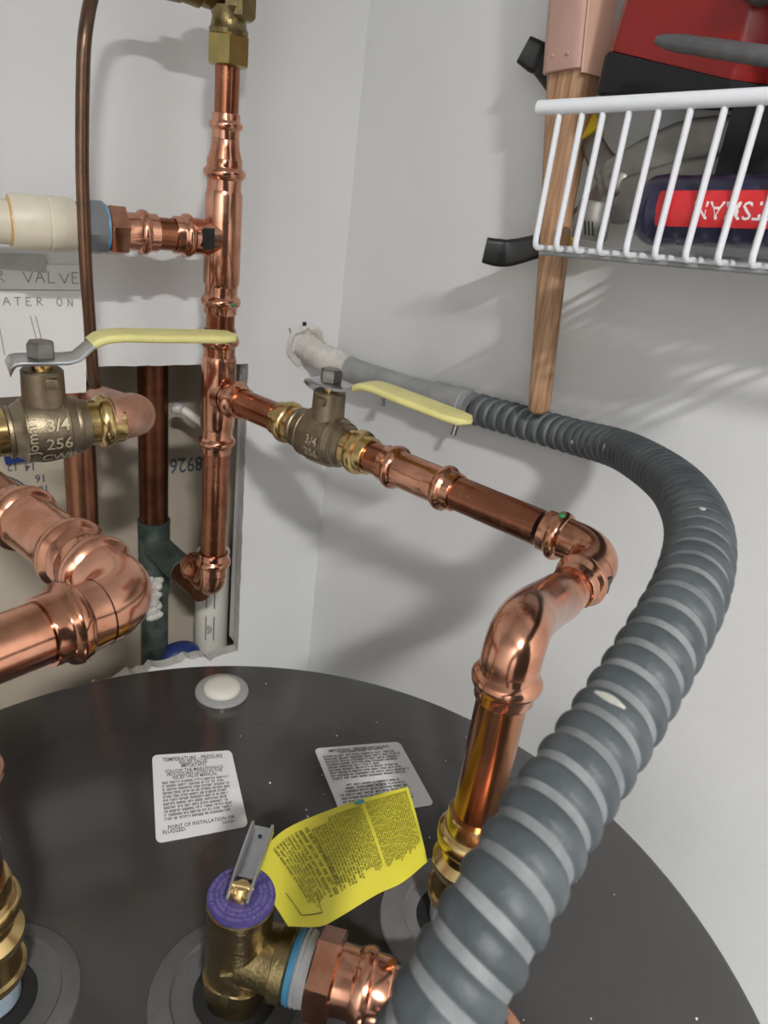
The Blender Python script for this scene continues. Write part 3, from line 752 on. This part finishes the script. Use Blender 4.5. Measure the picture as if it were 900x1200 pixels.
for i in range(NI - 1):
    pale = abs(((i + .5) % NP) / NP - .5) > .335
    for j in range(SG):
        if j < SG - 1: fs.append((i * SG + j, i * SG + j + 1, (i + 1) * SG + j + 1, (i + 1) * SG + j))
        elif i >= NP: fs.append((i * SG + j, (i - NP) * SG, (i - NP + 1) * SG, (i + 1) * SG + j))
        else: continue
        valley.append(pale)
mb.add(vs, fs)
hose = build('ribbed_hose', mb, conduit_m, cd, sharp=80)
hose.data.materials.append(conduit_valley)                    # the pale strip wound between the dark ribs
for k, p in enumerate(hose.data.polygons): p.material_index = int(valley[k])
# smears of cream paint on a few ribs
def smear(i0, ang, la, n_, thick=.0006):
    mb = MB(); T = (path[i0 + 4] - path[i0 - 4]).normalized(); n, bq = HF[i0][1], HF[i0][2]; a0_ = ang
    R = []
    for k in range(n_):
        a = ang + la * (k / (n_ - 1) - .5); wv = .0016 * sin(pi * (k + .3) / n_) + .0003
        d_ = n * cos(a) + bq * sin(a); c = path[i0] + T * (((a0_ - a) / (2 * pi)) * PITCH)
        R.append([c + d_ * (CR - .0006) - T * wv, c + d_ * (CR + thick * .4) - T * wv * .5, c + d_ * (CR + thick * .4) + T * wv * .5, c + d_ * (CR - .0006) + T * wv])
    mb.rings(R, True, True); return mb
def face_ang(i0):
    n, bq = HF[i0][1], HF[i0][2]; d = (camp - path[i0]); return math.atan2(d.dot(bq), d.dot(n))
def at_near(p):
    return min(range(8, len(path) - 8), key=lambda i: (path[i] - V(p)).length)
def on_crest(i, a):
    # shift to the crest of the rib under angle a
    return min(range(i - 8, i + 9), key=lambda j: abs(((j / NP + (a % (2 * pi)) / (2 * pi)) % 1) - .5))
for p, da, la in (((.0740, -.0932, 1.4540), .35, .75), ((.1638, -.0500, 1.4755), -.1, .18), ((.300, .098, 1.444), .2, .3), ((.3235, .140, 1.434), .3, .25)):
    i = at_near(p); a = face_ang(i) + da; build('paint_smear', smear(on_crest(i, a), a, la, 9), dust_m, cd)
# connector and rigid stub in the corner
stub = [(.2566, .452, 1.4275), (.2625, .425, 1.4215), (.2720, .400, 1.4180), (.2830, .372, 1.4165), (.2930, .335, 1.4170), (.3010, .290, 1.4195), (.3060, .262, 1.4215)]
sp = spline(stub, 6)
build('rigid_stub', MB().tube(sp, .0115, 28), emt_m, cd)
build('plaster_coating', MB().tube(sp[1:15], lambda i: .0128 + .0008 * sin(i * 2.1), 24, mod=lambda s, a: 1 + .04 * sin(3 * a + s * 200)), plaster_m, cd)
dC = (sp[-1] - sp[-8]).normalized()
build('connector', MB().lathe(sp[-1] - dC * .030, dC, [(0, .0118), (.001, .0140), (.010, .0142), (.012, .0135), (.026, .0135), (.027, .0148), (.034, .0148), (.035, .0132), (.040, .0132)], 32), emt_m, cd)
s0 = V((.2905, .349, 1.4165)); sdn = V((-.30, -.15, -.94)).normalized()
build('set_screw', MB().lathe(s0 + sdn * .0105, sdn, [(0, .0030), (.006, .0030), (.0065, .0042), (.0105, .0042), (.011, .0034)], 6), steel, cd)
s1 = V((.3055, .262, 1.4195))
build('set_screw', MB().lathe(s1 + sdn * .012, sdn, [(0, .0024), (.011, .0024)], 10), steel_dark, cd)

# ================================================================== OLD PIPES INSIDE THE WALL HOLE
op = thing('old_copper_pipe', (.1322, .508, .95), 'dark old copper pipe with green corroded tee inside the wall hole', 'pipe')
OX, OY = .1312, .506
build('pipe', MB().lathe((OX, OY, 1.2285), ZU, [(0, .0143), (.262, .0143)], 28), copper_old, op)
mb = MB().lathe((OX, OY, 1.150), ZU, [(0, .0146), (0, .0160), (.081, .0160), (.0815, .0165), (.0835, .0165), (.084, .0146)], 32)
mb.lathe((OX, OY, 1.2045), V((AX - OX, AY + .04 - OY, 1.2065 - 1.2045)), [(0, .0150), (.045, .0138), (.046, .0142), (.066, .0142), (.067, .012)], 28)
build('tee', mb, patina, op)
mb = MB(); rnd = random.Random(4)
for _ in range(110): mb.sphere((OX - .006 + rnd.uniform(-.007, .007), OY - .0155 + rnd.uniform(-.002, .002), 1.148 + rnd.uniform(-.024, .024)), rnd.uniform(.0016, .0034), 7, 5, (1.3, .5, 1.3))
build('white_putty', mb, plaster_m, op)
p2 = V((AX, AY + .045, 1.2055)); 
build('branch_pipe', MB().lathe(p2 + V((0, -.02, 0)), V((OX - AX, OY - AY - .045, 0)), [(0, .0111), (.07, .0111)], 28), copper_old, op)
build('lower_pipe', MB().lathe((OX, OY, .95), ZU, [(0, .0143), (.202, .0143)], 28), patina, op)
tag(build('copper_pipe', MB().lathe((.0565, .480, 1.13), ZU, [(0, .0138), (.36, .0138)], 28).sphere((.0565, .480, 1.13), .0138, 20, 12).lathe((.0565, .480, 1.13), UY, [(0, .0138), (.069, .0138)], 28), mat('copper_brown', (.42, .19, .11), .33, 1, .1, 100, .35, 30)), 'brown copper pipe standing in the wall hole behind the left valve', 'pipe')  # brown copper, slightly darker than the raw tube
wp = tag(build('plastic_drain_pipe', MB().lathe((.199, .512, .95), ZU, [(0, .0185), (.232, .0185)], 32), pvc_m), 'white plastic pipe with boxed black print at the bottom of the hole', 'pipe')
mb = MB()
def pv(x, z, r=.0187): a = x / .0185; return V((.199 + r * sin(a - .42), .512 - r * cos(a - .42), z))
def pbox(z0, z1, x0, x1, t=.0011):
    for a, b_, c, d in ((x0, z0, x1, z0 + t), (x0, z1 - t, x1, z1), (x0, z0, x0 + t, z1), (x1 - t, z0, x1, z1)):
        mb.add([pv(a, b_), pv(c, b_), pv(c, d), pv(a, d)], [(0, 1, 2, 3)])
pbox(1.118, 1.158, -.006, .004); pbox(1.075, 1.107, -.006, .004)
for s, z in (('PVC', 1.150), ('NSF', 1.098)): put_text(mb, s, .0080, lambda x, y, z=z: pv(-.001 - y, z - .008 + x), .8)
build('printed_lettering', mb, ink, wp)
mb = MB().sphere((.156, .495, 1.066), .020, 20, 12, (1.15, .8, .75)); mb.lathe((.156, .495, 1.05), ZU, [(-.03, .014), (.02, .016)], 20)
tag(build('blue_bag', mb, blue_plastic), 'dark blue plastic lump lying low in the wall hole', 'bag')
tag(build('blue_strip', MB().box((.028, .545, 1.302), (.05, .006, .012), X=(1, 0, .08)), blue_plastic), 'blue plastic strip on the board behind the left valve', 'strip')
mb = MB().tube(spline([(.152, .500, 1.353), (.158, .497, 1.352), (.168, .492, 1.345), (.182, .486, 1.334), (.19, .482, 1.322)], 6), .0042, 12)
wc = tag(build('white_cable', mb, pvc_m), 'short white cable end poking out behind the copper stack', 'cable')
build('cable_clamp', MB().sphere((.1535, .499, 1.3535), .0072, 12, 8, (1.1, .8, .8)), mat('clamp', (.55, .55, .53), .5, .3, .5, 300), wc)

# ================================================================== WIRE SHELF
BL, BR = V((.2145, .1197, 1.5599)), V((.2405, .0111, 1.5692))
SD = BR - BL; SU = V((0, 0, .0668))
sh = thing('wire_shelf', BL, 'white coated wire shelf with a front lip on the right wall', 'shelf')
rl0, rl1 = BL + SU - SD * .115, BL + SU + SD * 1.62
dd = SD.normalized()
build('front_rail', MB().tube([rl0 - dd * .0012, rl0 - dd * .0004, rl0, rl1], lambda i: (.0016, .0030, .0036, .0036)[i], 16), white_enamel, sh)
build('bottom_rail', MB().tube([BL + V((.0075, .0013, -.0026)) - SD * .01, BL + V((.0075, .0013, -.0026)) + SD * 1.62], .0013, 12), emt_m, sh)
depth = .124
build('back_rail', MB().tube([BL + WN * depth + V((0, 0, -.0032)), BL + WN * (depth + .003) + SD * 1.62 + V((0, 0, -.0032))], .0022, 12), white_enamel, sh)
build('middle_rail', MB().tube([BL + WN * depth * .5 + V((0, 0, -.0032)), BL + WN * depth * .5 + SD * 1.62 + V((0, 0, -.0032))], .0022, 12), white_enamel, sh)
for s in (0, .115, .215, .335, .465, .598, .732, .866, 1.0, 1.134, 1.268, 1.40, 1.534):
    b0 = BL + SD * s
    pth = [b0 + SU, b0 + V((0, 0, .0045)), b0 + V((.0003, 0, .0024)), b0 + V((.0010, .0002, .0009)), b0 + V((.0026, .0004, .0001)), b0 + WN * .0055, b0 + WN * depth]
    build('wire', MB().tube(pth, .00158, 10, up=(0, 1, 0)), white_enamel, sh)

# ================================================================== TOOLS ON AND BEHIND THE SHELF
# wooden handle hanging past the end of the shelf
hb, ht = V((.3055, .1775, 1.4425)), V((.2965, .2075, 1.690))
HX = V((.80, -.60, 0))
hu = (ht - hb).normalized(); hside = (HX - hu * HX.dot(hu)).normalized(); hfr = hu.cross(hside)
wh = thing('wooden_handled_tool', hb, 'wooden tool handle with a rosy riveted sleeve hanging past the shelf end', 'tool')
ca_, sa_ = cos(radians(-43)), sin(radians(-43))
kx, ky = hside * ca_ - hfr * sa_, hside * sa_ + hfr * ca_
def hring(t, a, b_, pw, sh_=0):
    c = hb + hu * t + hside * sh_; out = []
    for j in range(28):
        th = 2 * pi * j / 28; ca, sa = cos(th), sin(th)
        out.append(c + kx * (a * abs(ca) ** pw * (1 if ca > 0 else -1)) + ky * (b_ * abs(sa) ** pw * (1 if sa > 0 else -1)))
    return out
mb = MB().rings([hring(0, .0035, .0035, 1), hring(.0012, .0062, .0062, 1), hring(.004, .0078, .0078, 1), hring(.03, .0082, .0082, 1), hring(.08, .0092, .0092, 1), hring(.120, .0100, .0100, 1), hring(.140, .0108, .0105, .95), hring(.165, .0110, .0122, .75, .0005), hring(.190, .0110, .0136, .5, .0018), hring(.212, .0110, .0142, .35, .002), hring(.30, .0110, .0142, .3, .002)])
build('handle', mb, wood_m, wh)
ca_, sa_ = cos(radians(-43)), sin(radians(-43))
kx, ky = hside * ca_ - hfr * sa_, hside * sa_ + hfr * ca_
def bring(t, a, b_, sh_=.002):
    c = hb + hu * t + hside * sh_
    return [c + kx * x + ky * y for x, y in rrect(a, b_, .22, 3)]
mb = MB().rings([bring(.214, .0143, .0150), bring(.2146, .0149, .0156), bring(.31, .0151, .0160)])
slv = build('sleeve', mb, sleeve_m, wh)
vv = (camp - hb).normalized()
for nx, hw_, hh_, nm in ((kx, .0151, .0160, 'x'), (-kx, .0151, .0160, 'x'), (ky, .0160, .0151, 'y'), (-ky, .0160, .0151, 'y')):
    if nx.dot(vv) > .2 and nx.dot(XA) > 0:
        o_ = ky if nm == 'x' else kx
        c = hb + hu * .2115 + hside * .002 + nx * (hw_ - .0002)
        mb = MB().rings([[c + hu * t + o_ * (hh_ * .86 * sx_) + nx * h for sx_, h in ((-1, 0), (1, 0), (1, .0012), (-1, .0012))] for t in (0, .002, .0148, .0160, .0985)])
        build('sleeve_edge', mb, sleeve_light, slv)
    elif nx.dot(vv) > .2:
        o_ = ky if nm == 'x' else kx
        for e_ in (-.006, .005):
            build('rivet', MB().sphere(hb + hu * .2225 + hside * .002 + nx * hw_ + o_ * e_, .0012, 10, 6), sleeve_m, slv)

# pliers: joint, jaws and two black grips with yellow cuffs
pj = V((.3035, .1504, 1.5969))
pr = thing('pliers', pj - V((0, 0, .03)), 'slip joint pliers with black and yellow grips lying open on the shelf', 'pliers')
pn = V((-.80, -.60, 0)).normalized()
def flat(path, ws, th, m_, name, par): 
    return build(name, MB().sweep(spline(path, 5), lambda i: rrect(ws(i), th, .35, 3), pn), m_, par)
def ramp(ws, n): 
    def f(i):
        x = min(i / n * (len(ws) - 1), len(ws) - 1.001); k = int(x); return ws[k] + (ws[k + 1] - ws[k]) * (x - k)
    return f
h1 = [(.2789, .2342, 1.5449), (.2860, .2290, 1.5444), (.2945, .2232, 1.5456), (.3076, .2051, 1.5544)]
flat(h1, ramp((.0085, .0092, .0090, .0075), 15), .0045, black_grip, 'grip', pr)
flat([(.3076, .2051, 1.5544), (.3115, .1990, 1.5585), (.3165, .1905, 1.5655)], ramp((.0082, .0098, .0085), 10), .0058, yellow_grip, 'grip_cuff', pr)
flat([(.3130, .1965, 1.561), (.3155, .185, 1.5745), (.311, .170, 1.584), pj], ramp((.006, .0075, .0085, .011), 15), .0040, plier_m, 'handle_bar', pr)
h2 = [(.2975, .2498, 1.6698), (.3030, .2440, 1.6665), (.3084, .2380, 1.6629), (.3118, .2098, 1.6411), (.3095, .197, 1.630)]
flat(h2, ramp((.0085, .0095, .0095, .0095, .0085), 20), .0045, black_grip, 'grip', pr)
flat([(.3098, .198, 1.631), (.3085, .191, 1.6255), (.3070, .184, 1.620)], ramp((.0090, .0100, .0085), 10), .0055, yellow_grip, 'grip_cuff', pr)
flat([(.3080, .188, 1.623), (.305, .169, 1.608), pj + V((0, .004, .004))], ramp((.0065, .0080, .010), 10), .0040, steel_dark, 'handle_bar', pr)
flat([pj + V((-.001, .010, -.004)), pj, (.3111, .1173, 1.6204), (.3138, .0781, 1.6286), (.315, .070, 1.630)], ramp((.010, .016, .0125, .008, .005), 20), .0050, plier_m, 'jaw', pr)
flat([pj + V((-.001, .006, -.010)), pj + V((0, -.004, -.010)), (.3088, .1104, 1.6010), (.3117, .0717, 1.6110), (.313, .065, 1.614)], ramp((.008, .013, .012, .008, .004), 20), .0045, plier_m, 'jaw', pr)
build('pivot_bolt', MB().lathe(pj + pn * .004, pn, [(0, .0075), (.003, .0075), (.0042, .0055), (.0045, .001)], 18), steel_dark, pr)

# small grey socket behind the lip
sk = thing('steel_socket', (.2842, .1475, 1.5635), 'small grey steel socket with slots standing on the shelf below pliers', 'socket')
b0 = V((.2842, .1475, 1.5642))
build('barrel', MB().lathe(b0, ZU, [(0, .0105), (.001, .0112), (.012, .0112), (.014, .0098), (.020, .0098), (.0215, .0088), (.0215, .006), (.015, .0055)], 28), plier_m, sk)
for k in range(3):
    build('slot', MB().box(b0 + V((-.78, -.62, 0)).normalized() * .0108 + V((.62, -.78, 0)) * (.0022 * (k - 1)) + ZU * .0065, (.0008, .0014, .008), X=(.62, -.78, .25), Y=(-.78, -.62, 0)), black_m, sk)

# screwdriver
s0, s1 = V((.2445, .0821, 1.5846)), V((.2568, .0090, 1.5925))
sdx = (s1 - s0).normalized()
sc_ = thing('screwdriver', s0 - ZU * .016, 'thick navy screwdriver with red lettered band lying behind the shelf lip', 'screwdriver')
build('handle', MB().lathe(s0, sdx, [(0, .004), (.001, .0090), (.004, .0135), (.009, .0162), (.015, .0168), (.020, .0160), (.024, .0160), (.10, .0160), (.108, .0140), (.114, .0120), (.120, .0120), (.126, .0100)], 36, mod=lambda t, a: 1 - (.055 * (cos(6 * a) > .55) if t > .021 else 0)), navy, sc_, sharp=50)
vdir = (camp - (s0 + s1) / 2); vdir = (vdir - sdx * vdir.dot(sdx)).normalized(); vup = sdx.cross(vdir); vup = vup if vup.z > 0 else -vup
def band(x, a, r): return s0 + sdx * x + (vdir * cos(a) + vup * sin(a)) * r
mb = MB(); R = []
for i in range(2):
    x = (.0185, .098)[i]
    R.append([band(x, a, r) for a, r in [(-.42 + .98 * k / 8, .0166) for k in range(9)] + [(.56 - .98 * k / 8, .0150) for k in range(9)]])
mb.rings(R, True, True); bnd = build('red_band', mb, red_band, sc_)
mb = MB(); put_text(mb, 'CRAFTSMAN', .0108, lambda x, y: band(.066 - x, .05 - y / .0166, .0168), .95)
build('lettering', mb, ink_white, bnd)
build('shaft', MB().lathe(s0 + sdx * .124, sdx, [(0, .0045), (.08, .0045)], 16), steel, sc_)

# black pouch filling the back of the shelf, red case on it
def rbox(c, size, X, bevel, mtl, name, par):
    return build(name, MB().box(c, size, X=X, Y=(-X[1], X[0], 0)), mtl, par, bevel=bevel)
UD = WD; 
pc0 = V((.3230, -.0150, 1.6120))
po = thing('tool_pouch', (pc0.x, pc0.y, 1.5695), 'black fabric tool pouch at the back of the shelf under the red case', 'pouch')
rbox(pc0, (.190, .046, .068), UD, .006, fabric_black, 'pouch_body', po)  # pouch body stretched past the view so it shades the wall below
rbox(pc0 + V((-.022, .004, .012)), (.150, .006, .040), UD, .002, fabric_black, 'pouch_flap', po)
rc = thing('red_case', (.31, .09, 1.641), 'glossy red tool case with black base resting at the top of the shelf', 'case')
f0, f1 = V((.2765, .1525, 1.6620)), V((.2845, .0780, 1.6480))
fx = (f1 - f0).normalized(); fx.z = 0; fx.normalize(); bk = V((-fx.y, fx.x, 0))
def slab(z0, z1, in0, in1, name, m_, bev):
    sl_ = lambda p, z: V((p.x, p.y, (p.z if z >= 0 else f1.z) + z))
    poly0 = lambda z, e: [f0 + fx * e + bk * 0 + V((0, 0, z)), f1 - fx * (e * .2) + V((0, 0, z)), f1 + fx * .012 + bk * .012 + V((0, 0, z)), f1 + fx * .014 + bk * .060 + V((0, 0, z)), f0 - fx * .008 + fx * e + bk * .060 + V((0, 0, z)), f0 - fx * .010 + fx * e + bk * .010 + V((0, 0, z))]
    def poly(z, e):
        out = []
        for k, p in enumerate(poly0(0, e)):
            base = f0.z if k in (0, 4, 5) else f1.z
            out.append(V((p.x, p.y, (base if z >= 0 else 1.6475) + z)))
        return out
    return build(name, MB().rings([poly(z0, in0), poly(z1, in1)]), m_, rc, bevel=bev)
slab(0, .115, 0, .016, 'case_shell', red_m, .0022)
slab(-.0060, .0004, -.002, -.002, 'base_strip', fabric_black, .0015)
# grey chisel leaning in front of the red case
c0, c1 = V((.2630, .1110, 1.6632)), V((.2600, .0200, 1.6500))
cx = (c1 - c0).normalized()
ch = thing('cold_chisel', c0 - ZU * .006, 'grey steel round chisel lying across the front of the red case', 'chisel')
build('shank', MB().lathe(c0 + cx * .016, cx, [(0, .0041), (.012, .0040), (.013, .0042), (.05, .0043), (.09, .0043), (.091, .006)], 20), chisel_m, ch)
build('tip', MB().lathe(c0, cx, [(0, .002), (.0015, .0026), (.006, .0033), (.016, .0041), (.0165, .003)], 20), chisel_m, ch)
gh = thing('hammer_head', (.2950, .0700, 1.66), 'grey metal hammer head above the right end of the chisel', 'hammer')
build('head', MB().lathe((.2805, .078, 1.692), V((.1, -.9, -.25)), [(0, .008), (.002, .0115), (.010, .0120), (.013, .0095), (.028, .0095), (.032, .012), (.05, .012)], 24), chisel_m, gh)
build('neck', MB().lathe((.283, .045, 1.686), (.2, .1, -1), [(0, .006), (.04, .005)], 16), steel_dark, gh)
